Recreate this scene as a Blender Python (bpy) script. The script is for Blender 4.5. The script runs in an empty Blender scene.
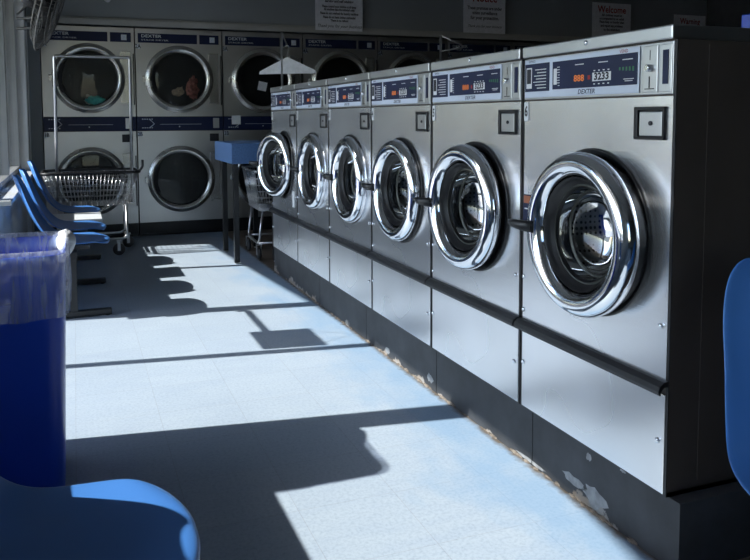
import bpy, bmesh, math, random
from mathutils import Vector, Matrix, noise
random.seed(7)
S = bpy.context.scene
COL = S.collection
# ------------------------------------------------------------------ camera
F, CX, CY = 760.9, 365.2, 175.8
YAW, PITCH, ROLL = 0.3639, 0.0761, -0.0041
cs, sn = math.cos(YAW), math.sin(YAW)
r_ = Vector((cs, -sn, 0)); fw = Vector((sn*math.cos(PITCH), cs*math.cos(PITCH), -math.sin(PITCH))); up = r_.cross(fw)
rr_ = r_*math.cos(ROLL)+up*math.sin(ROLL); uu_ = -r_*math.sin(ROLL)+up*math.cos(ROLL)
cam = bpy.data.cameras.new('camera'); co = bpy.data.objects.new('camera', cam); COL.objects.link(co)
M = Matrix(((rr_.x, uu_.x, -fw.x, 0), (rr_.y, uu_.y, -fw.y, 0), (rr_.z, uu_.z, -fw.z, 1.1507), (0, 0, 0, 1)))
co.matrix_world = M
cam.sensor_width = 36; cam.lens = F*36/750
cam.shift_x = (375-CX)/750; cam.shift_y = (CY-280)/750
cam.clip_start = .05
S.camera = co
# ------------------------------------------------------------------ sky, sun, exposure
SLOPE, TAN = 0.14, 0.79          # sun travels (1, -SLOPE) over the floor and drops TAN per metre of x
w = bpy.data.worlds.new('sky'); S.world = w; w.use_nodes = True
nt = w.node_tree; bg = nt.nodes['Background']
sky = nt.nodes.new('ShaderNodeTexSky'); sky.sky_type = 'NISHITA'; sky.sun_disc = False
sky.sun_elevation = math.radians(38); sky.sun_rotation = math.radians(-90); sky.air_density = 1.0; sky.dust_density = .6
nt.links.new(sky.outputs[0], bg.inputs[0]); bg.inputs[1].default_value = 0.47
sl = bpy.data.lights.new('sun', 'SUN'); sl.energy = 8.8; sl.angle = math.radians(.55); sl.color = (1, .98, .93)
so = bpy.data.objects.new('sun', sl); COL.objects.link(so); so.location = (-6, 3, 6)
so.rotation_euler = Vector((1, -SLOPE, -TAN)).to_track_quat('-Z', 'Y').to_euler()
S.view_settings.view_transform = 'Standard'; S.view_settings.look = 'None'
S.view_settings.exposure = 0.1; S.view_settings.gamma = 1; S.view_settings.use_curve_mapping = False
S.cycles.max_bounces = 10; S.cycles.diffuse_bounces = 5; S.cycles.glossy_bounces = 5; S.cycles.transparent_max_bounces = 16
S.cycles.use_denoising = True; S.cycles.sample_clamp_indirect = 6
S.cycles.caustics_reflective = False; S.cycles.caustics_refractive = False

# ------------------------------------------------------------------ materials
def newmat(name):
    m = bpy.data.materials.new(name); m.use_nodes = True
    return m, m.node_tree, m.node_tree.nodes['Principled BSDF']
def coords(nt, scale=(1, 1, 1), kind='Object'):
    tc = nt.nodes.new('ShaderNodeTexCoord'); mp = nt.nodes.new('ShaderNodeMapping'); mp.inputs['Scale'].default_value = scale
    nt.links.new(tc.outputs[kind], mp.inputs[0]); return mp
def noise_n(nt, mp, scale, detail=4, rough=.5):
    n = nt.nodes.new('ShaderNodeTexNoise'); n.inputs['Scale'].default_value = scale
    n.inputs['Detail'].default_value = detail; n.inputs['Roughness'].default_value = rough
    nt.links.new(mp.outputs[0], n.inputs['Vector']); return n
def ramp(nt, src, stops):
    r = nt.nodes.new('ShaderNodeValToRGB'); e = r.color_ramp.elements
    while len(e) < len(stops): e.new(.5)
    for el, (p, c) in zip(e, stops): el.position = p; el.color = (*c, 1) if len(c) == 3 else c
    nt.links.new(src, r.inputs[0]); return r
def plain(name, col, rough=.5, metal=0, var=.12, vscale=8, bump=0, bscale=60, scale=(1, 1, 1), spec=.5, coat=0):
    m, nt, b = newmat(name); mp = coords(nt, scale)
    n = noise_n(nt, mp, vscale)
    r = ramp(nt, n.outputs['Fac'], [(.3, [c*(1-var) for c in col]), (.7, [min(1, c*(1+var)) for c in col])])
    nt.links.new(r.outputs[0], b.inputs['Base Color'])
    b.inputs['Roughness'].default_value = rough; b.inputs['Metallic'].default_value = metal
    b.inputs['Specular IOR Level'].default_value = spec; b.inputs['Coat Weight'].default_value = coat
    if bump:
        n2 = noise_n(nt, mp, bscale); bp = nt.nodes.new('ShaderNodeBump'); bp.inputs['Strength'].default_value = bump
        bp.inputs['Distance'].default_value = .002
        nt.links.new(n2.outputs['Fac'], bp.inputs['Height']); nt.links.new(bp.outputs[0], b.inputs['Normal'])
    return m
def steel(name, col, rough, brush=(1, 3, 260), strength=.25, rv=.08, metal=1.0):
    m, nt, b = newmat(name)
    mp = coords(nt, brush); n = noise_n(nt, mp, 1.0, 3)
    mp2 = coords(nt, (1, 1, 1)); n2 = noise_n(nt, mp2, 2.3, 1.5)
    r = ramp(nt, n2.outputs['Fac'], [(.3, [c*.9 for c in col]), (.7, [min(1, c*1.06) for c in col])])
    nt.links.new(r.outputs[0], b.inputs['Base Color']); b.inputs['Metallic'].default_value = metal
    mr = nt.nodes.new('ShaderNodeMapRange'); mr.inputs['To Min'].default_value = rough-rv; mr.inputs['To Max'].default_value = rough+rv
    nt.links.new(n2.outputs['Fac'], mr.inputs[0]); nt.links.new(mr.outputs[0], b.inputs['Roughness'])
    bp = nt.nodes.new('ShaderNodeBump'); bp.inputs['Strength'].default_value = strength; bp.inputs['Distance'].default_value = .0006
    nt.links.new(n.outputs['Fac'], bp.inputs['Height']); nt.links.new(bp.outputs[0], b.inputs['Normal'])
    return m
def glassy(name, tint=(1, 1, 1), refl=1.0, ior=1.45, rough=0.0):
    m = bpy.data.materials.new(name); m.use_nodes = True; nt = m.node_tree; nt.nodes.clear()
    o = nt.nodes.new('ShaderNodeOutputMaterial'); t = nt.nodes.new('ShaderNodeBsdfTransparent'); t.inputs[0].default_value = (*tint, 1)
    g = nt.nodes.new('ShaderNodeBsdfGlossy'); g.inputs['Roughness'].default_value = rough
    f = nt.nodes.new('ShaderNodeFresnel'); f.inputs[0].default_value = ior
    mu = nt.nodes.new('ShaderNodeMath'); mu.operation = 'MULTIPLY'; mu.inputs[1].default_value = refl; mu.use_clamp = True
    mx = nt.nodes.new('ShaderNodeMixShader')
    nt.links.new(f.outputs[0], mu.inputs[0]); nt.links.new(mu.outputs[0], mx.inputs[0])
    nt.links.new(t.outputs[0], mx.inputs[1]); nt.links.new(g.outputs[0], mx.inputs[2]); nt.links.new(mx.outputs[0], o.inputs[0])
    return m
def emis(name, col, s):
    m, nt, b = newmat(name); b.inputs['Base Color'].default_value = (*col, 1)
    b.inputs['Emission Color'].default_value = (*col, 1); b.inputs['Emission Strength'].default_value = s
    return m

def floor_mat():
    m, nt, b = newmat('vinyl_tile_floor')
    mp = coords(nt)
    br = nt.nodes.new('ShaderNodeTexBrick'); br.offset = 0; br.squash = 1
    mpb = coords(nt); mpb.inputs['Location'].default_value = (.03, .05, 0)
    br.inputs['Scale'].default_value = 1.0; br.inputs['Brick Width'].default_value = .305; br.inputs['Row Height'].default_value = .305
    br.inputs['Mortar Size'].default_value = .0011; br.inputs['Mortar Smooth'].default_value = .3
    br.inputs['Color1'].default_value = (.425, .50, .585, 1); br.inputs['Color2'].default_value = (.45, .525, .605, 1)
    br.inputs['Mortar'].default_value = (.36, .40, .47, 1)
    nt.links.new(mpb.outputs[0], br.inputs['Vector'])
    n1 = noise_n(nt, mp, 90, 5, .7); r1 = ramp(nt, n1.outputs['Fac'], [(.3, (.74, .77, .82)), (.55, (1, 1, 1)), (.75, (1.0, 1.0, 1.0))])
    mx = nt.nodes.new('ShaderNodeMix'); mx.data_type = 'RGBA'; mx.blend_type = 'MULTIPLY'; mx.inputs[0].default_value = 1
    nt.links.new(br.outputs['Color'], mx.inputs[6]); nt.links.new(r1.outputs[0], mx.inputs[7])
    # long scuffed streaks
    mps = coords(nt, (3, 14, 1)); n2 = noise_n(nt, mps, 1.6, 5, .65)
    r2 = ramp(nt, n2.outputs['Fac'], [(.35, (.90, .92, .96)), (.6, (1, 1, 1))])
    mx2 = nt.nodes.new('ShaderNodeMix'); mx2.data_type = 'RGBA'; mx2.blend_type = 'MULTIPLY'; mx2.inputs[0].default_value = .7
    nt.links.new(mx.outputs[2], mx2.inputs[6]); nt.links.new(r2.outputs[0], mx2.inputs[7])
    # blue worn band along the machine plinth (x = 1.0 .. 1.38)
    sp = nt.nodes.new('ShaderNodeSeparateXYZ'); nt.links.new(mp.outputs[0], sp.inputs[0])
    n3 = noise_n(nt, coords(nt, (1, .6, 1)), 4.5, 5, .6)
    mul = nt.nodes.new('ShaderNodeMath'); mul.operation = 'MULTIPLY_ADD'; mul.inputs[1].default_value = 1.1; mul.inputs[2].default_value = -.55
    nt.links.new(n3.outputs['Fac'], mul.inputs[0])
    ad = nt.nodes.new('ShaderNodeMath'); ad.operation = 'ADD'; nt.links.new(sp.outputs[0], ad.inputs[0]); nt.links.new(mul.outputs[0], ad.inputs[1])
    mr = nt.nodes.new('ShaderNodeMapRange'); mr.inputs['From Min'].default_value = 1.02; mr.inputs['From Max'].default_value = 1.36
    nt.links.new(ad.outputs[0], mr.inputs[0])
    mx3 = nt.nodes.new('ShaderNodeMix'); mx3.data_type = 'RGBA'
    mf = nt.nodes.new('ShaderNodeMath'); mf.operation = 'MULTIPLY'; mf.inputs[1].default_value = .55; nt.links.new(mr.outputs[0], mf.inputs[0])
    nt.links.new(mf.outputs[0], mx3.inputs[0]); nt.links.new(mx2.outputs[2], mx3.inputs[6]); mx3.inputs[7].default_value = (.20, .36, .56, 1)
    # dirt tide line right at the plinth
    mr2 = nt.nodes.new('ShaderNodeMapRange'); mr2.inputs['From Min'].default_value = 1.352; mr2.inputs['From Max'].default_value = 1.378
    n4 = noise_n(nt, mp, 26, 4, .6); ad2 = nt.nodes.new('ShaderNodeMath'); ad2.operation = 'MULTIPLY_ADD'; ad2.inputs[1].default_value = .05; ad2.inputs[2].default_value = -.025
    nt.links.new(n4.outputs['Fac'], ad2.inputs[0]); ad3 = nt.nodes.new('ShaderNodeMath'); ad3.operation = 'ADD'
    nt.links.new(sp.outputs[0], ad3.inputs[0]); nt.links.new(ad2.outputs[0], ad3.inputs[1]); nt.links.new(ad3.outputs[0], mr2.inputs[0])
    mx4 = nt.nodes.new('ShaderNodeMix'); mx4.data_type = 'RGBA'; nt.links.new(mr2.outputs[0], mx4.inputs[0])
    nt.links.new(mx3.outputs[2], mx4.inputs[6]); mx4.inputs[7].default_value = (.15, .125, .10, 1)
    # small dark specks
    nt.links.new(mx4.outputs[2], b.inputs['Base Color'])
    rr = ramp(nt, n2.outputs['Fac'], [(.3, (.42,)*3), (.7, (.6,)*3)]); nt.links.new(rr.outputs[0], b.inputs['Roughness'])
    b.inputs['Specular IOR Level'].default_value = .4
    bp = nt.nodes.new('ShaderNodeBump'); bp.inputs['Strength'].default_value = .12; bp.inputs['Distance'].default_value = .002
    n5 = noise_n(nt, mp, 30); nt.links.new(n5.outputs['Fac'], bp.inputs['Height']); nt.links.new(bp.outputs[0], b.inputs['Normal'])
    return m

def plinth_mat():
    m, nt, b = newmat('chipped_black_paint')
    mp = coords(nt)
    n = noise_n(nt, coords(nt, (1, 1, 1)), 3.2, 8, .62)
    sp = nt.nodes.new('ShaderNodeSeparateXYZ'); nt.links.new(mp.outputs[0], sp.inputs[0])
    zz = nt.nodes.new('ShaderNodeMath'); zz.operation = 'MULTIPLY_ADD'; zz.inputs[1].default_value = -2.6; zz.inputs[2].default_value = .30
    nt.links.new(sp.outputs[2], zz.inputs[0])
    zc = nt.nodes.new('ShaderNodeMath'); zc.operation = 'MAXIMUM'; zc.inputs[1].default_value = -.12; nt.links.new(zz.outputs[0], zc.inputs[0])
    ad = nt.nodes.new('ShaderNodeMath'); ad.operation = 'ADD'; nt.links.new(n.outputs['Fac'], ad.inputs[0]); nt.links.new(zc.outputs[0], ad.inputs[1])
    chip = ramp(nt, ad.outputs[0], [(.80, (0, 0, 0)), (.815, (1, 1, 1))])
    nb = noise_n(nt, mp, 5, 5, .6)
    pc = ramp(nt, nb.outputs['Fac'], [(.3, (.030, .032, .036)), (.7, (.062, .066, .074))])
    cc = ramp(nt, nb.outputs['Fac'], [(.45, (.30, .29, .28)), (.6, (.33, .25, .18))])
    mx = nt.nodes.new('ShaderNodeMix'); mx.data_type = 'RGBA'; nt.links.new(chip.outputs[0], mx.inputs[0])
    nt.links.new(pc.outputs[0], mx.inputs[6]); nt.links.new(cc.outputs[0], mx.inputs[7]); nt.links.new(mx.outputs[2], b.inputs['Base Color'])
    b.inputs['Roughness'].default_value = .6; b.inputs['Specular IOR Level'].default_value = .35
    bp = nt.nodes.new('ShaderNodeBump'); bp.inputs['Strength'].default_value = .4; bp.inputs['Distance'].default_value = .003; bp.invert = True
    nt.links.new(chip.outputs[0], bp.inputs['Height']); nt.links.new(bp.outputs[0], b.inputs['Normal'])
    return m

def drum_mat():
    m, nt, b = newmat('perforated_drum_steel')
    mp = coords(nt, (1, 1, 1))
    v = nt.nodes.new('ShaderNodeTexVoronoi'); v.inputs['Scale'].default_value = 55; v.inputs['Randomness'].default_value = .15
    nt.links.new(mp.outputs[0], v.inputs['Vector'])
    r = ramp(nt, v.outputs['Distance'], [(.26, (.01, .01, .012)), (.34, (.5, .5, .52))])
    nt.links.new(r.outputs[0], b.inputs['Base Color']); b.inputs['Metallic'].default_value = 1; b.inputs['Roughness'].default_value = .28
    return m

def liner_mat():
    m = bpy.data.materials.new('clear_plastic_liner'); m.use_nodes = True; nt = m.node_tree; nt.nodes.clear()
    o = nt.nodes.new('ShaderNodeOutputMaterial'); t = nt.nodes.new('ShaderNodeBsdfTransparent'); t.inputs[0].default_value = (.93, .95, 1, 1)
    d = nt.nodes.new('ShaderNodeBsdfDiffuse'); d.inputs[0].default_value = (.78, .82, .92, 1)
    tr = nt.nodes.new('ShaderNodeBsdfTranslucent'); tr.inputs[0].default_value = (.8, .84, .92, 1)
    g = nt.nodes.new('ShaderNodeBsdfGlossy'); g.inputs['Roughness'].default_value = .18
    a1 = nt.nodes.new('ShaderNodeMixShader'); a1.inputs[0].default_value = .4
    nt.links.new(d.outputs[0], a1.inputs[1]); nt.links.new(tr.outputs[0], a1.inputs[2])
    a2 = nt.nodes.new('ShaderNodeMixShader'); a2.inputs[0].default_value = .35
    nt.links.new(a1.outputs[0], a2.inputs[1]); nt.links.new(g.outputs[0], a2.inputs[2])
    n = noise_n(nt, coords(nt, (9, 9, 1.0)), 3.2, 3, .55)
    fr = ramp(nt, n.outputs['Fac'], [(.34, (.20,)*3), (.52, (.42,)*3), (.70, (.75,)*3)])
    bp = nt.nodes.new('ShaderNodeBump'); bp.inputs['Strength'].default_value = .7; bp.inputs['Distance'].default_value = .012
    nt.links.new(n.outputs['Fac'], bp.inputs['Height'])
    for s in (d, g): nt.links.new(bp.outputs[0], s.inputs['Normal'])
    mx = nt.nodes.new('ShaderNodeMixShader'); nt.links.new(fr.outputs[0], mx.inputs[0])
    nt.links.new(t.outputs[0], mx.inputs[1]); nt.links.new(a2.outputs[0], mx.inputs[2]); nt.links.new(mx.outputs[0], o.inputs[0])
    return m

MT = dict(
    bare=plain('bare_concrete', (.30, .31, .32), .8, 0, .25, 40),
    floor=floor_mat(), plinth=plinth_mat(), drum=drum_mat(), liner=liner_mat(),
    steel=steel('brushed_steel', (.86, .87, .90), .27, strength=.45, metal=.93, rv=.05),
    steel_plate=steel('satin_steel', (.62, .63, .65), .34, strength=.2),
    dryer_steel=steel('dryer_panel_steel', (.56, .56, .555), .36, brush=(3, 1, 220), strength=.25),
    dryer_ring=steel('dryer_ring_enamel', (.62, .61, .58), .26, strength=.1, metal=.85),
    chrome=steel('chrome', (.88, .90, .94), .085, brush=(4, 4, 4), strength=.12, rv=.02),
    wire=steel('zinc_wire', (.62, .63, .65), .3, strength=.1),
    silver=plain('silver_console_paint', (.62, .68, .80), .35, .1, .04),
    navy=plain('navy_console_print', (.010, .017, .058), .4, 0, .1, spec=.3),
    black=plain('black_rubber', (.012, .012, .014), .42),
    blackp=plain('black_painted_metal', (.014, .014, .016), .35, .0, .2, 6),
    brown=plain('dark_cabinet_paint', (.075, .062, .055), .38, 0, .2, 3, spec=.4),
    white=plain('white_print', (.75, .76, .78), .5, 0, .04),
    ink=plain('black_print', (.012, .012, .02), .5), red=plain('red_print', (.35, .02, .02), .5),
    orange=emis('orange_digits', (.8, .2, .04), .10), digw=plain('white_counter', (.7, .75, .8), .4),
    green=plain('green_print', (.03, .16, .07), .4), copper=plain('copper_bolt', (.4, .13, .06), .4),
    wall=plain('grey_blue_wall_paint', (.30, .325, .34), .6, 0, .05, 2, bump=.1),
    wallw=plain('pale_pier_paint', (.84, .85, .85), .5, 0, .06, 3),
    frame=plain('aluminium_frame', (.36, .37, .38), .4, .5, .05),
    ledge=plain('white_ledge', (.55, .57, .58), .5, 0, .06, 5),
    mould=plain('grey_moulding', (.42, .42, .40), .5, 0, .08, 3),
    ceil=plain('ceiling_tile', (.42, .42, .40), .8, 0, .06, 5, bump=.2),
    dark=plain('dark_rear_wall', (.10, .10, .10), .7),
    glass=glassy('window_glass', (.97, .98, .98), .9),
    dglass=glassy('door_glass', (.62, .66, .70), 1.7, 1.5), dryglass=glassy('dryer_door_glass', (.88, .9, .9), .45, 1.5),
    seat=plain('blue_moulded_plastic', (.065, .22, .60), .34, 0, .05, 4, bump=.08, bscale=200, spec=.5),
    bin=plain('deep_blue_bin_plastic', (.005, .06, .55), .36, 0, .06, 4, bump=.05, bscale=120),
    tblue=plain('blue_speckled_laminate', (.10, .20, .42), .4, 0, .35, 120),
    cap=plain('hanger_paper', (.85, .86, .90), .6, 0, .08, 30),
    drumdark=plain('dryer_drum_grey', (.06, .065, .06), .45, .6, .2, 12),
    teal=plain('teal_cloth', (.16, .70, .62), .9, 0, .3, 30), gknit=plain('grey_knit', (.45, .45, .41), .95, 0, .6, 60),
    towel=plain('brown_towel', (.34, .25, .17), .95, 0, .4, 40, bump=.8, bscale=90), plaid=plain('dull_red_cloth', (.36, .14, .11), .95, 0, .6, 35),
    asphalt=plain('asphalt', (.34, .34, .35), .9, 0, .15, 3), walk=plain('sidewalk_concrete', (.55, .55, .54), .9, 0, .1, 2),
    stucco=plain('pale_stucco', (.5, .45, .38), .9, 0, .1, 2), fan=plain('dusty_fan_metal', (.22, .21, .20), .5, .5, .4, 40),
    tablew=plain('white_laminate', (.72, .76, .80), .4, 0, .04), wood=plain('grey_wheel', (.05, .05, .055), .5),
)

# ------------------------------------------------------------------ mesh helpers
def box(bm, x0, x1, y0, y1, z0, z1, bev=0, seg=2):
    n = bmesh.new(); bmesh.ops.create_cube(n, size=1)
    for v in n.verts: v.co = Vector(((x0+x1)/2+v.co.x*(x1-x0), (y0+y1)/2+v.co.y*(y1-y0), (z0+z1)/2+v.co.z*(z1-z0)))
    if bev: bmesh.ops.bevel(n, geom=n.edges[:], offset=bev, segments=seg, affect='EDGES', profile=.6)
    merge(bm, n)
def merge(bm, n, M=None):
    mp = {v: bm.verts.new(M @ v.co if M else v.co) for v in n.verts}
    for f in n.faces:
        try: q = bm.faces.new([mp[v] for v in f.verts]); q.smooth = f.smooth
        except ValueError: pass
    n.free()
def frame_of(d):
    d = d.normalized(); a = Vector((0, 0, 1)) if abs(d.z) < .9 else Vector((1, 0, 0))
    u = d.cross(a).normalized(); return u, d.cross(u).normalized()
def tube(bm, pts, r, n=6, closed=False, cap=True):
    pts = [Vector(p) for p in pts]; rings = []; m = len(pts); u = None
    for i, p in enumerate(pts):
        if closed: d = pts[(i+1) % m]-pts[i-1]
        else: d = pts[min(i+1, m-1)]-pts[max(i-1, 0)]
        d.normalize()
        if u is None: u, v = frame_of(d)
        else:
            u = (u-d*u.dot(d)).normalized(); v = d.cross(u)
        rad = r[i] if isinstance(r, (list, tuple)) else r
        rings.append([bm.verts.new(p+(u*math.cos(2*math.pi*k/n)+v*math.sin(2*math.pi*k/n))*rad) for k in range(n)])
    for i in range(m if closed else m-1):
        a, b = rings[i], rings[(i+1) % m]
        for k in range(n):
            f = bm.faces.new((a[k], a[(k+1) % n], b[(k+1) % n], b[k])); f.smooth = True
    if cap and not closed:
        bm.faces.new(rings[0][::-1]); bm.faces.new(rings[-1])
def lathe(bm, prof, c, ax, n=48, cap0=False, cap1=False, smooth=True):
    c = Vector(c); ax = Vector(ax).normalized(); u, v = frame_of(ax); rings = []
    for r, h in prof:
        rings.append([bm.verts.new(c+ax*h+(u*math.cos(2*math.pi*k/n)+v*math.sin(2*math.pi*k/n))*r) for k in range(n)])
    for a, b in zip(rings, rings[1:]):
        for k in range(n):
            f = bm.faces.new((a[k], a[(k+1) % n], b[(k+1) % n], b[k])); f.smooth = smooth
    if cap0: bm.faces.new(rings[0][::-1])
    if cap1: bm.faces.new(rings[-1])
def fillet(pts, r, n=4):
    pts = [Vector(p) for p in pts]; out = [pts[0]]
    for a, b, c in zip(pts, pts[1:], pts[2:]):
        d1 = (a-b); d2 = (c-b); q = min(r, d1.length*.49, d2.length*.49); p1 = b+d1.normalized()*q; p2 = b+d2.normalized()*q
        for k in range(n+1):
            t = k/n; out.append(p1*(1-t)**2+b*2*t*(1-t)+p2*t*t)
    out.append(pts[-1]); return out
def grid(bm, rows, closed_u=False, smooth=True):
    R = [[bm.verts.new(p) for p in row] for row in rows]
    for a, b in zip(R, R[1:]):
        m = len(a)
        for k in range(m if closed_u else m-1):
            f = bm.faces.new((a[k], a[(k+1) % m], b[(k+1) % m], b[k])); f.smooth = smooth
    return R
def obj(name, bm, mat, parent=None, fixn=True):
    if fixn: bmesh.ops.recalc_face_normals(bm, faces=bm.faces)
    me = bpy.data.meshes.new(name); bm.to_mesh(me); bm.free(); me.materials.append(MT[mat] if isinstance(mat, str) else mat)
    o = bpy.data.objects.new(name, me); COL.objects.link(o)
    if parent: o.parent = parent
    return o
def B(): return bmesh.new()
def tag(o, label, cat, group=None):
    o['label'] = label; o['category'] = cat
    if group: o['group'] = group
    return o
def thing(name, label, cat, loc=(0, 0, 0), rz=0, group=None):
    o = bpy.data.objects.new(name, None); COL.objects.link(o); o.location = loc; o.rotation_euler = (0, 0, rz); o.empty_display_size = .1
    return tag(o, label, cat, group)
def struct(name, bm, mat, parent=None):
    o = obj(name, bm, mat, parent)
    if not parent: o['kind'] = 'structure'
    return o
def copy_tree(o, parent=None):
    c = o.copy(); COL.objects.link(c); c.parent = parent
    for ch in list(o.children): copy_tree(ch, c)
    return c
MX_ = Matrix(((0, 0, -1), (-1, 0, 0), (0, 1, 0)))     # text facing -x (columns: right=-y, up=z, out=-x)
MY_ = Matrix(((1, 0, 0), (0, 0, -1), (0, 1, 0)))      # text facing -y
def text(bm, s, size, pos, rot, align='CENTER', bold=0, sx=1.0, shear=0):
    cu = bpy.data.curves.new('t', 'FONT'); cu.body = s; cu.size = size; cu.align_x = align; cu.align_y = 'CENTER'
    cu.offset = bold; cu.shear = shear; cu.resolution_u = 2
    o = bpy.data.objects.new('t', cu); COL.objects.link(o)
    dg = bpy.context.evaluated_depsgraph_get(); me = bpy.data.meshes.new_from_object(o.evaluated_get(dg))
    n = bmesh.new(); n.from_mesh(me); T = Matrix.Translation(pos) @ rot.to_4x4() @ Matrix.Diagonal((sx, 1, 1, 1))
    merge(bm, n, T); bpy.data.objects.remove(o); bpy.data.curves.remove(cu); bpy.data.meshes.remove(me)
def rrect(hx, hy, r, n):
    """n points around a rounded rectangle"""
    pts = []
    per = [(hx-r, hy-r, 0), (-(hx-r), hy-r, 90), (-(hx-r), -(hy-r), 180), (hx-r, -(hy-r), 270)]
    ks = 6; poly = []
    for cx, cy, a in per:
        for k in range(ks+1):
            t = math.radians(a+90*k/ks); poly.append(Vector((cx+r*math.cos(t), cy+r*math.sin(t), 0)))
    L = [0]
    for a, b in zip(poly, poly[1:]+poly[:1]): L.append(L[-1]+(b-a).length)
    for i in range(n):
        s = L[-1]*i/n; k = max(j for j in range(len(poly)) if L[j] <= s)
        a, b = poly[k], poly[(k+1) % len(poly)]; t = (s-L[k])/max(1e-9, L[k+1]-L[k]); pts.append(a.lerp(b, t))
    return pts

# ------------------------------------------------------------------ the setting
bm = B(); box(bm, -.62, 7.7, -3.3, 8.7, -.12, 0); struct('floor', bm, 'floor')
bm = B(); box(bm, -.75, 7.7, -3.3, 8.7, 2.9, 3.05); struct('ceiling', bm, 'ceil')
bm = B(); box(bm, 7.6, 7.75, -3.3, 8.7, 0, 2.9); struct('wall_right', bm, 'dark')
bm = B(); box(bm, -.6, 7.6, -3.4, -3.3, 0, .7); box(bm, -.6, 7.6, -3.4, -3.3, 2.6, 2.9)
for a, b in ((-.6, -.3), (.9, 7.6)): box(bm, a, b, -3.4, -3.3, .7, 2.6)
struct('wall_near', bm, 'wall')
for k, (a, b) in enumerate(((-.3, .9),)):  # unseen window, added to bring in fill light from behind the camera
    bm = B(); box(bm, a, b, -3.37, -3.33, .7, .74); box(bm, a, b, -3.37, -3.33, 2.56, 2.6); box(bm, a, a+.04, -3.37, -3.33, .7, 2.6); box(bm, b-.04, b, -3.37, -3.33, .7, 2.6)
    wn = struct('window_%d' % (4+k), bm, 'frame'); g = B(); box(g, a+.02, b-.02, -3.353, -3.347, .72, 2.58); obj('pane', g, 'glass', wn)
bm = B(); box(bm, -.6, 7.6, 8.6, 8.7, 0, 2.9); box(bm, -.38, 7.6, 7.66, 8.6, 2.035, 2.9); box(bm, -.38, -.278, 7.69, 8.6, 0, 2.035)
struct('wall_back', bm, 'wall')
bm = B(); box(bm, -.375, 7.6, 7.615, 7.66, 2.03, 2.085, .006); box(bm, -.375, 7.6, 7.635, 7.66, 2.085, 2.10, .004); struct('trim_1', bm, 'mould')
bm = B()
box(bm, -.62, -.415, 4.72, 7.25, 0, .672); box(bm, -.62, -.415, .5, 2.87, 0, .672); box(bm, -.62, -.415, -3.3, .5, 0, 2.52)
box(bm, -.62, -.42, -3.3, 8.6, 2.52, 2.9)
struct('wall_left', bm, 'wallw')
bm = B(); box(bm, -.62, -.385, 7.25, 8.6, 0, 2.9); box(bm, -.385, -.378, 7.255, 7.30, 0, 2.9); box(bm, -.385, -.378, 7.60, 7.655, 0, 2.03)
struct('wall_left', bm, 'wallw')
bm = B(); box(bm, -.60, -.34, 4.62, 7.25, .672, .70, .006); box(bm, -.60, -.34, .5, 2.89, .672, .70, .006); struct('trim_2', bm, 'ledge')
def window(name, y0, y1, muls, z0=.70, z1=2.52):
    bm = B(); x0, x1 = -.53, -.455
    box(bm, x0, x1, y0, y1, z0, z0+.045); box(bm, x0, x1, y0, y1, z1-.05, z1)
    for y, hw in muls: box(bm, x0, x1, y-hw, y+hw, z0, z1)
    o = struct(name, bm, 'frame')
    g = B(); box(g, -.497, -.490, y0+.01, y1-.01, z0+.02, z1-.02); obj('pane', g, 'glass', o)
    return o
window('window_1', 4.72, 7.25, [(4.745, .028), (6.10, .026), (7.235, .015)])
window('window_2', .5, 2.87, [(2.83, .042), (.52, .02)])
# glass entrance door, two leaves
def leaf(name, y0, y1, bar):
    bm = B(); x0, x1 = -.52, -.47; s = .026
    box(bm, x0, x1, y0, y0+s, .01, 2.12); box(bm, x0, x1, y1-s, y1, .01, 2.12); box(bm, x0, x1, y0, y1, .01, .08); box(bm, x0, x1, y0, y1, 2.05, 2.12)
    o = struct(name, bm, 'frame')
    g = B(); box(g, -.498, -.492, y0+s, y1-s, .08, 2.05); obj('pane', g, 'glass', o)
    if bar:
        h = B(); tube(h, fillet([(-.47, y0+.12, 1.07), (-.42, y0+.12, 1.07), (-.42, y1-.05, 1.07), (-.47, y1-.05, 1.07)], .03), .014, 8)
        obj('push_bar', h, 'frame', o)
    return o
leaf('door_1', 2.90, 3.795, False); d2 = leaf('door_2', 3.80, 4.69, True)
bm = B(); box(bm, -.55, -.45, 2.87, 4.72, 2.12, 2.2); box(bm, -.55, -.45, 4.69, 4.72, 0, 2.52); box(bm, -.55, -.45, 2.872, 2.90, 0, 2.52)
struct('trim_3', bm, 'frame')
g = B(); box(g, -.497, -.490, 2.9, 4.69, 2.2, 2.52); g = struct('window_3', g, 'glass')
# outdoors
bm = B(); box(bm, -.62, 30, -14, -3.4, -.16, -.02); box(bm, -3.2, -.62, -14, 16, -.16, -.02); struct('ground', bm, 'walk')
bm = B(); box(bm, -40, -3.2, -30, 35, -.3, -.14); struct('ground', bm, 'asphalt')
bm = B(); oc = 2.97
edge = [(9.0, 0.9), (7.1, 1.10), (6.0, 1.19), (5.0, 1.28), (4.2, 1.36), (3.2, 1.41), (2.1, 1.405), (1.5, 1.32), (.2, 1.10), (-4, .9)]  # unseen overhang, outer edge bent to set where sunlight ends on the floor
out = [(x-oc, y+SLOPE*oc) for y, x in edge]; inn = [(-.62, y) for x, y in out]
for z0, z1 in ((2.35, 2.50),):
    a = [bm.verts.new((x, y, z0)) for x, y in out]; b = [bm.verts.new((x, y, z0)) for x, y in inn]
    c = [bm.verts.new((x, y, z1)) for x, y in out]; d = [bm.verts.new((x, y, z1)) for x, y in inn]
    for i in range(len(a)-1):
        for q in ((a[i], a[i+1], b[i+1], b[i]), (c[i], c[i+1], d[i+1], d[i]), (a[i], a[i+1], c[i+1], c[i]), (b[i], b[i+1], d[i+1], d[i])): bm.faces.new(q)
    bm.faces.new((a[0], b[0], d[0], c[0])); bm.faces.new((a[-1], b[-1], d[-1], c[-1]))
struct('unseen_overhang', bm, 'stucco')
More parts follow.
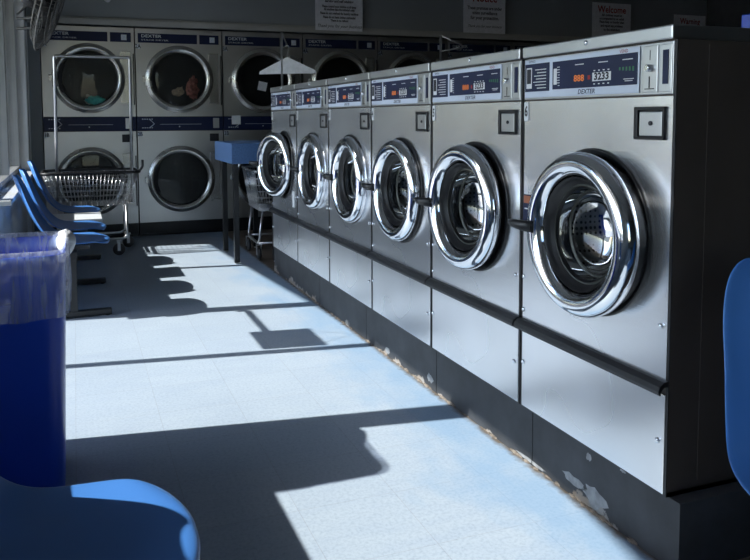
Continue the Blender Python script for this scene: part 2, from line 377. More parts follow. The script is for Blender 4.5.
bm = B(); box(bm, -32, -31, -25, 30, -.14, 2.6)
for k in range(9): box(bm, -31.02, -30.9, -22+k*5.5, -19+k*5.5, .3, 2.1)
struct('wall_across_street', bm, 'stucco')
# loose sign hanging in the glass door
s = thing('hours_sign', 'small dark rectangular sign hung inside the glass entrance door beside the push bar', 'sign', (-.455, 3.84, 1.03))
bm = B(); box(bm, -.005, .005, .0, .33, 0, .25); obj('board', bm, 'blackp', s)
bm = B(); tube(bm, [(0, .05, .25), (0, .16, .40), (0, .28, .25)], .002, 4); obj('cord', bm, 'wire', s)

# ------------------------------------------------------------------ washing machines
XW, Y0, P, ZB = 1.369, 1.4653, .68, .188
bm = B(); box(bm, XW+.012, 2.16, Y0-.035, Y0+6*P+.02, 0, ZB-.001)
pl = thing('machine_plinth', 'long black painted curb with chipped paint carrying the row of washing machines', 'plinth', (0, 0, 0))
obj('curb', bm, 'plinth', pl)
bm = B()
for y in (2.085, 2.80, 3.62, 4.42): box(bm, XW+.0105, XW+.0125, y-.0015, y+.0015, .003, ZB-.004)
obj('seam', bm, 'black', pl)
bm = B()
def patch(pts, x):
    n = len(pts); c = bm.verts.new((x, sum(p[0] for p in pts)/n, sum(p[1] for p in pts)/n)); vs = [bm.verts.new((x, *p)) for p in pts]
    for i in range(n): bm.faces.new((c, vs[i], vs[(i+1) % n]))
def blob(cy, cz, ry, rz, seed):
    random.seed(seed); return [(cy+ry*math.cos(t)*(1+random.uniform(-.3, .3)), cz+rz*math.sin(t)*(1+random.uniform(-.3, .3))) for t in [2*math.pi*k/16 for k in range(16)]]
for a in ((1.86, .052, .055, .016, 1), (1.76, .045, .05, .030, 2), (1.79, .155, .012, .012, 3), (1.64, .178, .012, .004, 5), (2.86, .045, .03, .018, 4), (3.33, .03, .035, .014, 8), (2.1, .012, .09, .006, 9)):
    patch(blob(*a), XW+.0112)
    o = obj('bare_patch', bm, MT['bare'], pl); bm = B()
random.seed(11)
bm = B()
for k in range(46):     # crumbling edge where curb meets floor
    y = Y0+random.random()*3.4; n = bmesh.new(); bmesh.ops.create_icosphere(n, subdivisions=1, radius=1)
    sx, sy, sz = random.uniform(.004, .012), random.uniform(.015, .05), random.uniform(.003, .009)
    for v in n.verts: v.co = Vector((XW+.012+v.co.x*sx, y+v.co.y*sy, .002+v.co.z*sz))
    merge(bm, n)
o = obj('crumbled_mortar', bm, plain('crumbled_mortar', (.20, .17, .14), .9, 0, .5, 50), pl); o['kind'] = 'stuff'

DEPTH = .74
def make_washer():
    t = thing('washing_machine', 'x', 'washing machine')
    bm = B()   # cabinet shell, open at the front (x = 0 is the front plane)
    box(bm, .004, DEPTH, .003, .016, 0, 1.15); box(bm, .004, DEPTH, .664, .677, 0, 1.15)
    box(bm, DEPTH-.01, DEPTH, .003, .677, 0, 1.15); box(bm, .004, DEPTH, .003, .677, 0, .012); box(bm, .004, .02, .016, .664, .012, .30); box(bm, .004, .02, .016, .664, 1.01, 1.15)
    box(bm, .10, DEPTH, .0015, .003, .03, 1.14)
    obj('cabinet', bm, 'brown', t)
    bm = B(); box(bm, -.010, DEPTH, .009, .671, 1.151, 1.186, .004); obj('lid', bm, 'steel_plate', t)
    for a, b in ((.0035, .0115), (.6685, .6765)):  # black strips put in for the dark shade of the gaps between machines
        bm = B(); box(bm, .001, .02, a, b, 0, 1.15); obj('gap_shade_strip', bm, 'black', t)
    # front panel with round opening
    bm = B(); cy, cz, r = .31, .64, .215; N = 64
    y0, y1, z0, z1 = .012, .668, .30, 1.013
    inner = []; outer = []
    for k in range(N):
        a = 2*math.pi*k/N; dy, dz = math.cos(a), math.sin(a)
        tt = min([(y1-cy)/dy if dy > 1e-9 else 9, (y0-cy)/dy if dy < -1e-9 else 9, (z1-cz)/dz if dz > 1e-9 else 9, (z0-cz)/dz if dz < -1e-9 else 9])
        inner.append((0, cy+r*dy, cz+r*dz)); outer.append((0, cy+tt*dy, cz+tt*dz))
    for cyy, czz in ((y0, z0), (y0, z1), (y1, z0), (y1, z1)):
        a = math.atan2(czz-cz, cyy-cy) % (2*math.pi); k = round(a/(2*math.pi)*N) % N; outer[k] = (0, cyy, czz)
    R = grid(bm, [[(x+.02, y, z) for x, y, z in inner], inner, outer, [(x+.012, y, z) for x, y, z in outer]], True, False)
    obj('front_panel', bm, 'steel', t, fixn=True)
    bm = B(); box(bm, -.001, .01, .012, .668, .004, .262, .002); obj('lower_panel', bm, 'steel', t)
    bm = B(); prof = [(0, .300), (-.012, .299), (-.026, .289), (-.030, .277), (-.028, .268), (-.022, .266), (-.022, .275), (-.012, .286), (0, .286)]
    rows = [[(x, y, z) for x, z in prof] for y in (.004, .676)]; R = grid(bm, rows, True, False); bm.faces.new(R[0]); bm.faces.new(R[1][::-1])
    obj('handle_strip', bm, 'black', t)
    # console
    bm = B(); box(bm, -.002, .01, .012, .668, 1.018, 1.147, .002); c = obj('console', bm, 'steel_plate', t)
    bm = B(); box(bm, -.006, -.001, .128, .662, 1.024, 1.143, .002); obj('face_plate', bm, 'silver', c)
    bm = B(); box(bm, -.008, -.005, .525, .657, 1.043, 1.130, .001); box(bm, -.008, -.005, .134, .507, 1.046, 1.129, .001); obj('display_panel', bm, 'navy', c)
    bm = B()   # white print
    box(bm, -.0086, -.0078, .618, .648, 1.053, 1.118)
    for k in range(7): box(bm, -.0086, -.0078, .540, .540+.07*(.7+.3*((k*7) % 5)/4), 1.052+k*.0095, 1.0545+k*.0095)
    for k in range(8): box(bm, -.0086, -.0078, .470-.0*(k % 2), .478+.018*((k*3) % 4)/4, 1.056+k*.0078, 1.058+k*.0078)
    box(bm, -.0086, -.0078, .484, .500, 1.060, 1.108)
    for y in (.375, .27, .17): box(bm, -.0086, -.0078, y-.02, y+.02, 1.112, 1.1145)
    box(bm, -.0086, -.0078, .150, .180, 1.056, 1.058); box(bm, -.0086, -.0078, .145, .185, 1.061, 1.063)
    box(bm, -.0086, -.0078, .236, .315, 1.062, 1.086)
    for k in range(4): box(bm, -.0086, -.0078, .243+k*.02, .250+k*.02, 1.090, 1.093); box(bm, -.0086, -.0078, .243+k*.02, .250+k*.02, 1.053, 1.056)
    obj('print', bm, 'white', c)
    bm = B(); box(bm, -.0095, -.0085, .622, .644, 1.068, 1.114, .001)
    obj('counter_window', bm, 'ink', c)
    bm = B(); text(bm, '3233', .027, (-.0089, .2752, 1.074), MX_, sx=1.2, bold=.0011); obj('counter_digits', bm, 'ink', c)
    bm = B(); text(bm, '888', .026, (-.0088, .376, 1.073), MX_, sx=1.25, bold=.0006); obj('display_digits', bm, 'orange', c)
    bm = B(); text(bm, 'VEND', .013, (-.0088, .185, 1.135), MX_); box(bm, -.009, -.0078, .325, .335, 1.068, 1.08); obj('price_mark', bm, 'red', c)
    bm = B()
    for k in range(5): box(bm, -.0088, -.0078, .145+k*.013, .151+k*.013, 1.082+k*.001, 1.094)
    obj('indicator_marks', bm, 'green', c)
    bm = B(); text(bm, 'DEXTER', .0185, (-.0064, .345, 1.0345), MX_, sx=1.15, bold=.0003, shear=.2)
    text(bm, 'EXPRESS', .010, (-.0064, .62, 1.137), MX_); obj('brand_lettering', bm, 'navy', c)
    bm = B(); box(bm, -.006, -.001, .062, .116, 1.024, 1.141, .002); cp = obj('coin_plate', bm, 'steel_plate', t)
    bm = B(); lathe(bm, [(.0095, 0), (.0095, .012), (.007, .015)], (-.005, .088, 1.085), (-1, 0, 0), 16, cap1=True); obj('push_knob', bm, 'chrome', cp)
    bm = B(); box(bm, -.0072, -.005, .0885, .0915, 1.035, 1.064); box(bm, -.0072, -.005, .0885, .0895, 1.105, 1.13); box(bm, -.0072, -.005, .072, .106, 1.0315, 1.034); obj('coin_slot', bm, 'ink', cp)
    bm = B(); box(bm, -.005, -.001, .014, .056, 1.024, 1.141, .002); sp = obj('side_plate', bm, 'steel_plate', t)
    bm = B(); box(bm, -.007, -.0045, .025, .044, 1.043, 1.127, .001); obj('slot_window', bm, 'navy', sp)
    # coin box: black recess, plate, lock
    bm = B(); y0, y1, z0, z1 = .033, .142, .904, .988
    box(bm, -.009, .004, y0, y1, z1-.009, z1, .002); box(bm, -.009, .004, y0, y1, z0, z0+.008, .002); box(bm, -.009, .004, y1-.014, y1, z0, z1, .002); box(bm, -.009, .004, y0, y0+.006, z0, z1, .002)
    box(bm, -.001, .004, y0, y1, z0, z1); cb = obj('coin_box', bm, 'black', t)
    bm = B(); box(bm, -.008, .0, y0+.008, y1-.020, z0+.010, z1-.013, .002); obj('cover_plate', bm, 'steel_plate', cb)
    bm = B(); lathe(bm, [(.006, 0), (.006, .003)], (-.008, .079, .946), (-1, 0, 0), 14, cap1=True); obj('lock', bm, 'ink', cb)
    for (x, y, z) in ((-.010, .343, 1.171), (-.001, .033, .435), (-.002, .034, .138), (-.002, .658, .154), (-.001, .66, .33), (-.001, .66, .44)):
        bm = B(); lathe(bm, [(.0075, 0), (.0075, .003), (.0045, .0055), (.002, .0055)], (x, y, z), (-1, 0, 0), 12, cap1=True); obj('screw', bm, 'chrome', t)
    # black sealing rim on the panel, drum behind
    bm = B(); lathe(bm, [(.238, 0), (.238, .006), (.236, .009), (.232, .008), (.228, .006), (.21, .004), (.205, -.03), (.20, -.06)], (0, .31, .637), (-1, 0, 0), 64); obj('door_seal', bm, 'black', t)
    bm = B(); lathe(bm, [(.20, -.06), (.262, -.065), (.262, -.42), (.02, -.44), (.0, -.44)], (0, .325, .637), (-1, 0, 0), 56); dr = obj('drum', bm, 'drum', t)
    bm = B()
    for k in range(3):
        a = math.radians(30+120*k); c0 = Vector((0, math.cos(a), math.sin(a)))
        pts = [Vector((.07, .325, .637))+c0*.25, Vector((.41, .325, .637))+c0*.25]; tube(bm, pts, [.03, .03], 8)
    obj('lifter', bm, 'steel_plate', dr)
    return t
def make_door(t, dx, dy, theta):
    """door: origin at the ring centre; local -x points out of the machine"""
    bm = B()
    lathe(bm, [(.160, -.012), (.165, .008), (.172, .022), (.185, .031), (.201, .034), (.215, .029), (.225, .017), (.2305, .002), (.229, -.014), (.222, -.022)], (0, 0, 0), (-1, 0, 0), 80)
    d = obj('door', bm, 'chrome', t); d.location = (dx, dy, .636); d.rotation_euler = (0, 0, theta)
    bm = B(); lathe(bm, [(.222, -.022), (.20, -.03), (.16, -.034)], (0, 0, 0), (-1, 0, 0), 64); lathe(bm, [(.221, -.02), (.213, -.05), (.203, -.085)], (0, 0, 0), (-1, 0, 0), 64)
    lathe(bm, [(.1605, .006), (.152, -.002), (.150, -.014), (.142, -.016), (.140, -.034), (.130, -.038), (.128, -.06)], (0, 0, 0), (-1, 0, 0), 64); obj('gasket', bm, 'black', d)
    bm = B(); lathe(bm, [(.145, -.016), (.1415, -.020), (.137, -.021), (.134, -.017)], (0, 0, 0), (-1, 0, 0), 64); lathe(bm, [(.128, -.06), (.124, -.058), (.119, -.064)], (0, 0, 0), (-1, 0, 0), 64)
    obj('inner_ring', bm, 'drumdark', d)
    bm = B(); lathe(bm, [(.129, -.028), (.126, -.055), (.113, -.085), (.085, -.108), (.045, -.120), (.0, -.123)], (0, 0, 0), (-1, 0, 0), 56); obj('glass_bowl', bm, 'dglass', d)
    bm = B(); p = [(-.028, .18, -.002), (-.046, .21, 0.0), (-.052, .245, .002), (-.05, .275, .004)]
    rows = []
    for (x, y, z), (a, b) in zip(p, ((.012, .018), (.014, .017), (.015, .014), (.010, .010))):
        rows.append([Vector((x+a*math.cos(q)*1.0, y, z+b*math.sin(q))) for q in [2*math.pi*k/12 for k in range(12)]])
    R = grid(bm, rows, True); bm.faces.new(R[0]); bm.faces.new(R[-1][::-1])
    box(bm, -.03, .02, .185, .236, -.012, .012, .003); obj('handle', bm, 'black', d)
    return d
proto = make_washer()
which = ['nearest', 'second nearest', 'third nearest', 'fourth nearest', 'fifth nearest', 'farthest']
doorpos = [(-.066, .288, 0), (-.050, .318, math.radians(3)), (-.022, .325, math.radians(1.5)), (-.016, .296, 0), (-.018, .284, math.radians(1)), (-.055, .385, math.radians(16))]
extra = ['nearest stainless front-load washing machine, number 6, with a small sticker beside its door handle', 'second nearest stainless washing machine, number 5 on its plate',
         'third nearest stainless washing machine, number 4 on its plate', 'fourth nearest stainless washing machine, number 3 on its plate',
         'fifth nearest stainless washing machine, number 2, next to the one with the open door', 'farthest stainless washing machine, number 1, its round door ajar, near the blue table']
# door glass sits behind the front panel, so every door is built once and copied too
door0 = None
for i in range(6):
    t = proto if i == 0 else copy_tree(proto)
    if i > 0:
        for ch in list(t.children):
            if ch.name.split('.')[0] in ('door', 'number_plate', 'sticker'):
                for g in list(ch.children): bpy.data.objects.remove(g)
                bpy.data.objects.remove(ch)
    t.location = (XW, Y0+i*P, ZB)
    tag(t, extra[i], 'washing machine', 'front-load washers along the right side')
for i, t in enumerate([o for o in COL.objects if o.name.startswith('washing_machine')]):
    i = round((t.location.y-Y0)/P); dx, dy, th = doorpos[i]
    if door0 is None: d = door0 = make_door(t, dx, dy, 0); d.rotation_euler.z = 0
    else: d = copy_tree(door0, t)
    d.location = (dx, dy, .636); d.rotation_euler = (0, 0, th)
    bm = B(); box(bm, -.003, 0, .644, .668, .950, 1.010, .001); n = obj('number_plate', bm, 'white', t)
    bm = B(); text(bm, str(6-i), .046, (-.0036, .656, .980), MX_, bold=.0012, sx=.8); obj('numeral', bm, 'ink', n)
    if i == 0:
        bm = B(); box(bm, -.002, 0, .612, .668, .615, .712); s = obj('sticker', bm, 'navy', t); s['label'] = 'small navy and red sticker by the door handle'
        bm = B(); box(bm, -.0027, -.0015, .615, .665, .684, .708); obj('sticker_band', bm, 'copper', s)
        bm = B(); box(bm, -.0027, -.0015, .622, .636, .636, .648); box(bm, -.0027, -.0015, .615, .660, .664, .668); obj('sticker_print', bm, 'white', s)
    if i == 5:
        bm = B(); box(bm, -.004, -.001, .055, .11, .27+.09, .47); s = obj('hang_tag', bm, 'white', t); s['label'] = 'pale paper tag below the open door'

# ------------------------------------------------------------------ stacked dryers
XD, YD, D = -.275, 7.69, .8386
def make_dryer():
    t = thing('stack_dryer', 'x', 'dryer')
    bm = B(); box(bm, .004, D-.004, .02, .88, 0, 2.02); obj('cabinet', bm, 'blackp', t)
    bm = B(); box(bm, .004, D-.004, .012, .03, .01, .132, .003); box(bm, .004, D-.004, .006, .02, .018, .024); obj('kick_plate', bm, 'blackp', t)
    bm = B(); box(bm, .004, D-.004, .0, .03, 1.98, 2.02, .003); obj('top_rail', bm, 'dryer_steel', t)
    for z0, z1, cz in ((.135, 1.03, .555), (1.172, 1.98, 1.533)):
        bm = B(); N = 48; cy = .414; r = .29; inner = []; outer = []
        y0, y1 = .006, D-.006
        for k in range(N):
            a = 2*math.pi*k/N; dy, dz = math.cos(a), math.sin(a)
            tt = min([(y1-cy)/dy if dy > 1e-9 else 9, (y0-cy)/dy if dy < -1e-9 else 9, (z1-cz)/dz if dz > 1e-9 else 9, (z0-cz)/dz if dz < -1e-9 else 9])
            inner.append((cy+r*dy, 0, cz+r*dz)); outer.append((cy+tt*dy, 0, cz+tt*dz))
        for a_, b_ in ((y0, z0), (y0, z1), (y1, z0), (y1, z1)):
            a = math.atan2(b_-cz, a_-cy) % (2*math.pi); outer[round(a/(2*math.pi)*N) % N] = (a_, 0, b_)
        grid(bm, [inner, outer, [(x, .018, z) for x, y, z in outer]], True, False)
        p = obj('front_panel', bm, 'dryer_steel', t)
        bm = B(); lathe(bm, [(.255, .02), (.262, .035), (.285, .046), (.300, .048), (.302, .036), (.318, .034), (.327, .028), (.328, 0)], (cy, 0, cz), (0, -1, 0), 64)
        # hinge plate on the right and catch on the left
        box(bm, cy+.285, .795, -.010, 0, cz-.235, cz+.26, .002); box(bm, cy-.352, cy-.30, -.03, 0, cz-.03, cz+.03, .005)
        dd = obj('door', bm, 'dryer_ring', t)
        bm = B(); lathe(bm, [(.255, .018), (.15, .024), (.0, .026)], (cy, 0, cz), (0, -1, 0), 48); obj('glass', bm, 'dryglass', dd)
        bm = B(); lathe(bm, [(.258, .03), (.258, .0), (.25, -.01)], (cy, 0, cz), (0, -1, 0), 48)
        rows = [[(cy+rad*math.cos(a), -.040 if rad > .26 else -.028, cz+rad*math.sin(a)) for a in [math.radians(150+60*k/12) for k in range(13)]] for rad in (.235, .262, .285)]
        grid(bm, rows); obj('gasket', bm, 'black', dd)
        bm = B(); lathe(bm, [(.25, -.018), (.36, -.03), (.36, -.58), (.05, -.6), (0, -.6)], (cy, 0, cz), (0, -1, 0), 48); obj('drum', bm, 'drumdark', t)
        bm = B(); box(bm, D-.022, D-.012, -.02, 0, cz-.25, cz+.24, .003); obj('hinge_bar', bm, 'black', dd)
    bm = B(); box(bm, .03, .592, -.004, .002, 1.882, 1.972); box(bm, .615, .805, -.004, .002, 1.882, 1.972); c = obj('header_panel', bm, 'navy', t)
    bm = B(); text(bm, 'DEXTER', .040, (.06, -.005, 1.945), MY_, 'LEFT', sx=1.3, bold=.0005); text(bm, 'STACK DRYER', .020, (.06, -.005, 1.908), MY_, 'LEFT', sx=2.0)
    obj('brand_lettering', bm, 'digw', c)
    bm = B(); box(bm, .715, .765, -.006, -.003, 1.90, 1.952); obj('logo_plate', bm, 'digw', c)
    bm = B(); tube(bm, [(.725, -.007, 1.91), (.755, -.007, 1.942)], .004, 4); tube(bm, [(.725, -.007, 1.942), (.740, -.007, 1.926)], .003, 4); obj('logo_mark', bm, 'silver', c)
    bm = B(); box(bm, .004, D-.004, -.006, .02, 1.035, 1.168, .003); c = obj('control_strip', bm, 'navy', t)
    bm = B()
    for k in range(5):
        for q in (1.058, 1.142): box(bm, .05+k*.022, .062+k*.022, -.008, -.005, q, q+.008)
    tube(bm, [(.12, -.008, 1.062), (.165, -.008, 1.10), (.12, -.008, 1.145)], .004, 4); box(bm, .22, .62, -.0075, -.005, 1.094, 1.0965)
    box(bm, .40, .41, -.008, -.005, 1.068, 1.078); obj('print', bm, 'silver', c)
    bm = B(); box(bm, .735, .795, -.009, -.004, 1.055, 1.155, .002); obj('coin_slot', bm, 'steel_plate', c)
    bm = B(); box(bm, .700, .79, -.006, .0, .925, 1.0, .002); box(bm, .71, .78, -.008, -.004, .94, .985); obj('coin_tray', bm, 'ink', t)
    return t
dproto = make_dryer()
dlab = ['leftmost stacked dryer pair, a teal item in its upper drum, behind the wire cart',
        'second stacked dryer pair from the left, brown and red laundry in its upper drum',
        'third stacked dryer pair from the left, partly behind the blue table',
        'fourth stacked dryer pair from the left, its upper door above washing machine 1',
        'fifth stacked dryer pair from the left, upper door half hidden by washing machine 4',
        'sixth stacked dryer pair from the left, a dark strip above washing machine 5', 'last dryer pair on the right, nearly hidden behind washing machine 5']
for i in range(7):
    t = dproto if i == 0 else copy_tree(dproto)
    t.location = (XD+i*D, YD, 0); tag(t, dlab[i], 'dryer', 'stacked dryers along the back wall')
for t in [o for o in COL.objects if o.name.startswith('stack_dryer')]:
    i = round((t.location.x-XD)/D)
    for s, z in (('A', 1.845), ('B', 1.0)):
        bm = B(); box(bm, .008, .052, -.002, 0, z-.022, z+.022); n = obj('number_plate', bm, 'silver', t)
        bm = B(); text(bm, f'{i+1}{s}', .058, (.030, -.003, z), MY_, bold=.0012, sx=.75); obj('numeral', bm, 'ink', n)
# laundry in the two upper left drums
def cloth(name, mat, c, r, seed, label, amp=.35, group=None):
    bm = B(); bmesh.ops.create_icosphere(bm, subdivisions=4, radius=1)
    for v in bm.verts:
        d = v.co.normalized(); n = noise.noise(d*1.7+Vector((seed, 0, 0)))*.5+abs(noise.noise(d*4+Vector((0, seed, 0))))*amp+noise.noise(d*9+Vector((0, 0, seed)))*.1
        q = d*(1+n*.6); v.co = Vector((q.x*r[0], q.y*r[1], q.z*r[2]))
    for f in bm.faces: f.smooth = True
    o = obj(name, bm, mat); o.location = c; return tag(o, label, 'laundry', group)
x0 = XD+.414
cloth('laundry_pile', 'gknit', (x0+.02, YD+.085, 1.335), (.17, .07, .065), 3, 'dark grey patterned knitwear lying in the upper left dryer drum')
cloth('teal_garment', 'teal', (x0+.05, YD+.000, 1.33), (.07, .010, .032), 8, 'small teal crumpled garment on top of grey knitwear in the dryer', .9)
x1 = x0+D
cloth('brown_towel', 'towel', (x1-.04, YD+.105, 1.45), (.17, .08, .15), 5, 'bulky brown towel bunched in the upper drum of dryer 2A')
cloth('red_garment', 'plaid', (x1+.13, YD+.05, 1.45), (.075, .05, .11), 12, 'dull red striped garment at the right of the brown towel in dryer 2A', .6)
# paper notes
bm = B(); box(bm, -.045, .045, -.002, 0, -.045, .045); o = obj('paper_note', bm, 'cap'); o.location = (XD+2*D-.0+.36-.275+.28, YD-.03, 1.46); o.rotation_euler = (0, math.radians(12), 0)
o.location = (1.80, YD-.032, 1.475); tag(o, 'white square paper stuck on the third upper dryer door glass, left under the hanger', 'note')
bm = B(); box(bm, -.045, .045, -.002, 0, -.045, .045); o = obj('paper_note', bm, 'cap'); o.location = (1.53, YD-.010, 1.135); tag(o, 'white square paper stuck on the navy strip of the third dryer, above the blue table', 'note')

# ------------------------------------------------------------------ wall notices
def notice(x, z, w_, h, title, lines, script, label, y=7.605):
    t = thing('wall_notice', label, 'sign', (x, y, z), 0, 'notices on the back wall')
    bm = B(); box(bm, 0, w_, 0, .008, 0, h); obj('sheet', bm, 'cap', t)
    top = h
    if title:
        bm = B(); text(bm, title[0], title[1], (w_/2, -.002, title[2]), MY_, bold=.002, sx=.9); obj('title_lettering', bm, 'red', t)
    bm = B()
    for s, sz, zz, k in lines: text(bm, s, sz, (w_/2, -.002, zz), MY_, bold=.0012, sx=k)
    obj('body_lettering', bm, 'ink', t)
    if script:
        bm = B(); text(bm, script[0], script[1], (w_/2, -.002, script[2]), MY_, shear=.4, sx=script[3]); obj('script_lettering', bm, 'ink', t)
notice(2.355, 2.058, .52, .70, None, [('For your convenience', .036, .385, .9), ('and that of others', .036, .345, .9), ('serving and self washing', .036, .300, .9), ('Please control your children at all times', .034, .245, .68), ('All machines take the indicated coins', .034, .215, .66),
       ('Please do not overload the laundry machines', .034, .175, .68), ('Please do not leave clothes unattended', .034, .135, .66), ('There is no refund', .032, .102, .8)], ('Thank you for your business', .045, .045, .95),
       'white notice sheet with dark lettering on the back wall, leftmost of the wall notices')
notice(4.075, 2.093, .53, .46, ('Notice', .125, .385), [('These premises are under', .052, .275, .80), ('video surveillance', .052, .222, .85), ('for your protection.', .052, .168, .85)], ('Thank you for your business', .042, .075, .9),
       'wall notice headed Notice in red, about video surveillance, above washing machine 5')
notice(5.80, 2.09, .56, .42, ('Welcome', .115, .34), [('All children must be', .04, .275, .9), ('accompanied by an adult', .04, .235, .9), ('Please keep our laundry clean', .04, .195, .75), ('and report any problems', .04, .150, .8), ('to the attendant', .04, .105, .9)], None,
       'wall notice headed Welcome in red, right of the one headed Notice')
notice(7.55-.52, 2.12, .50, .30, ('Warning', .10, .22), [('Do not leave', .05, .13, .9), ('items unattended', .05, .075, .8)], None,
       'faint wall notice headed Warning, farthest right on the dark back wall')
bm = B(); lathe(bm, [(.03, 0), (.032, .012), (.024, .03), (.0, .036)], (.325, 7.66, 2.275), (0, -1, 0), 20); o = obj('wall_sensor', bm, 'white'); tag(o, 'small round white sensor on the back wall above the left dryer', 'sensor')

# ------------------------------------------------------------------ waiting bench
def shell(bm, cy, square=False):
    """moulded seat shell facing +x, centred on y = cy"""
    prof = [(.176, .430), (.168, .437), (.150, .440), (.115, .441), (.06, .440), (-.01, .438), (-.075, .441), (-.135, .456), (-.185, .490), (-.225, .545), (-.258, .610), (-.285, .675), (-.310, .740), (-.332, .800), (-.345, .830)]
    n = len(prof); rows = []; m = 16
    for i, (x, z) in enumerate(prof):
        s = i/(n-1)
        hw = .225 if s < .45 else .225-.04*(s-.45)/.55
        if i <= 3: hw *= (.46, .66, .80, .90)[i]
        if i == 4: hw *= .97
        if i >= n-4: hw *= ((1.03, 1.03, .98, .84) if square else (.93, .84, .70, .45))[i-(n-4)]
        row = []
        for k in range(m+1):
            u = -1+2*k/m; e = abs(u)**3
            dz = .005*e*min(1, s*4)*max(0, min(1, (.6-s)*8)); dx = .028*e*max(0, min(1, (s-.4)*6))
            dxt = -.022*abs(u)**2.5 if i <= 3 else 0
            row.append((x+dx+dxt, cy+u*hw, z+dz-(.010*abs(u)**4 if i <= 2 else 0)))
        rows.append(row)
    grid(bm, rows)
def finish_shell(o, t=.007):
    a = o.modifiers.new('s', 'SOLIDIFY'); a.thickness = t; a.offset = -1
    b = o.modifiers.new('u', 'SUBSURF'); b.levels = 1; b.render_levels = 2
def bench(label, seats, tables, feet, y0, y1):
    t = thing('waiting_bench', label, 'bench')
    for cy in seats:
        bm = B(); shell(bm, cy); s = obj('seat_shell', bm, 'seat', t, True); finish_shell(s)
        bm = B(); box(bm, -.10, .06, cy-.09, cy+.09, .392, .420, .004); obj('seat_bracket', bm, 'blackp', s)
    for cy in tables:
        bm = B(); box(bm, -.20, .165, cy-.20, cy+.20, .418, .446, .006); obj('side_table', bm, 'tablew', t)
    bm = B(); box(bm, -.06, -.01, y0, y1, .345, .392, .004); obj('beam', bm, 'blackp', t)
    for y in feet:
        bm = B(); box(bm, -.30, .172, y-.022, y+.022, .006, .040, .005); box(bm, -.055, -.015, y-.018, y+.018, .04, .35)
        for x in (-.28, .15): lathe(bm, [(.014, 0), (.014, .008)], (x, y, 0), (0, 0, 1), 10, True, True)
        obj('leg', bm, 'blackp', t)
    return t
bench('row of three blue moulded seats with a white side table, along the far window', (4.78, 5.36, 6.40), (5.88,), (4.665, 5.58, 6.56), 4.60, 6.60)
bench('blue moulded seat in the near left foreground with sun patches on it', (1.30,), (), (1.2,), 1.05, 1.5)
# single chair beside the dark washer side
ch = thing('waiting_chair', 'blue moulded chair at the right edge, backed against the dark washer side', 'chair', (1.36, .945, 0), math.radians(-124))
bm = B(); shell(bm, 0, True); s = obj('seat_shell', bm, 'seat', ch); finish_shell(s)
for sx, sy in ((.1, -.16), (.1, .16), (-.16, -.15), (-.16, .15)):
    bm = B(); tube(bm, [(sx*.8, sy*.8, .415), (sx*1.25, sy*1.1, 0)], .011, 8); obj('leg', bm, 'blackp', ch)

# ------------------------------------------------------------------ rubbish bin and liner
bx, by = -.232, 2.56; hx, hy = .195, .210
bin_ = thing('rubbish_bin', 'tall dark blue plastic rubbish bin at the left by the glass door', 'bin', (bx, by, 0))
bm = B(); N = 72; rows = []
for z, k, rad in ((.0, .80, .05), (.01, .82, .055), (.25, .87, .055), (.50, .925, .055), (.70, .965, .055), (.735, .975, .055), (.736, 1.0, .06), (.768, 1.0, .06), (.770, .985, .06), (.765, .965, .05), (.70, .94, .05), (.3, .86, .05), (.02, .80, .05)):
    rows.append([(p.x, p.y, z-.012*(z > .7)) for p in rrect(hx*(1-(1-k)*.7), hy*k, rad, N)])
R = grid(bm, rows, True); bm.faces.new(R[0][::-1]); bm.faces.new(R[-1]); obj('bin_body', bm, 'bin', bin_)
bm = B(); 
for sgn in (1, -1): box(bm, -.05, .05, sgn*hy*.99-.006, sgn*hy*.99+.006, .60, .625, .003)
obj('side_grip', bm, 'bin', bin_)
bm = B(); rows = []; N = 160
prof = [(.42, .89, 1), (.52, .90, 1), (.62, .918, .8), (.70, .925, .6), (.75, .94, .3), (.778, .97, .1), (.786, 1.0, .06), (.782, 1.03, .1), (.76, 1.045, .3), (.73, 1.04, .6), (.70, 1.03, .8), (.665, 1.022, 1), (.64, 1.015, 1), (.61, 1.012, .9), (.585, 1.016, .7)]
for i, (z, k, a) in enumerate(prof):
    row = []
    for j, p in enumerate(rrect(hx*k, hy*k, .055, N)):
        ang = 2*math.pi*j/N
        w1 = abs(noise.noise(Vector((p.x*16, p.y*16, z*4))))*.022*a+noise.noise(Vector((p.x*40, p.y*40, z*6)))*.003*a
        d = Vector((p.x, p.y, 0)).normalized(); inside = i < 6
        off = -w1 if inside else w1
        zz = z-.012+(noise.noise(Vector((p.x*9, p.y*9, 5)))*.02*a if i in (0, 13, 14) or i > 9 else 0)
        row.append((p.x+d.x*off, p.y+d.y*off, zz))
    rows.append(row)
grid(bm, rows, True)
ln = obj('bin_liner', bm, 'liner'); ln.location = (bx, by, 0); ln.modifiers.new('u', 'SUBSURF').render_levels = 1
tag(ln, 'clear wrinkled plastic bag lining the blue bin and folded over its rim', 'bag')
# bunched-up fold at the far right corner of the rim
bm = B(); bmesh.ops.create_icosphere(bm, subdivisions=5, radius=1)
for v in bm.verts:
    d = v.co.normalized(); n = abs(noise.noise(d*1.5))*.35+abs(noise.noise(Vector((d.x*2, d.y*6, d.z*2))))*.10
    v.co = Vector((d.x*.026*(1+n), d.y*.095*(1+n*.3), d.z*.038*(1+n*.6)))
for f in bm.faces: f.smooth = True
kn = obj('bunched_fold', bm, plain('bunched_white_plastic', (.74, .76, .82), .35, 0, .1, 40, bump=.5, bscale=40), ln); kn.location = (hx-.002, hy-.09, .745)

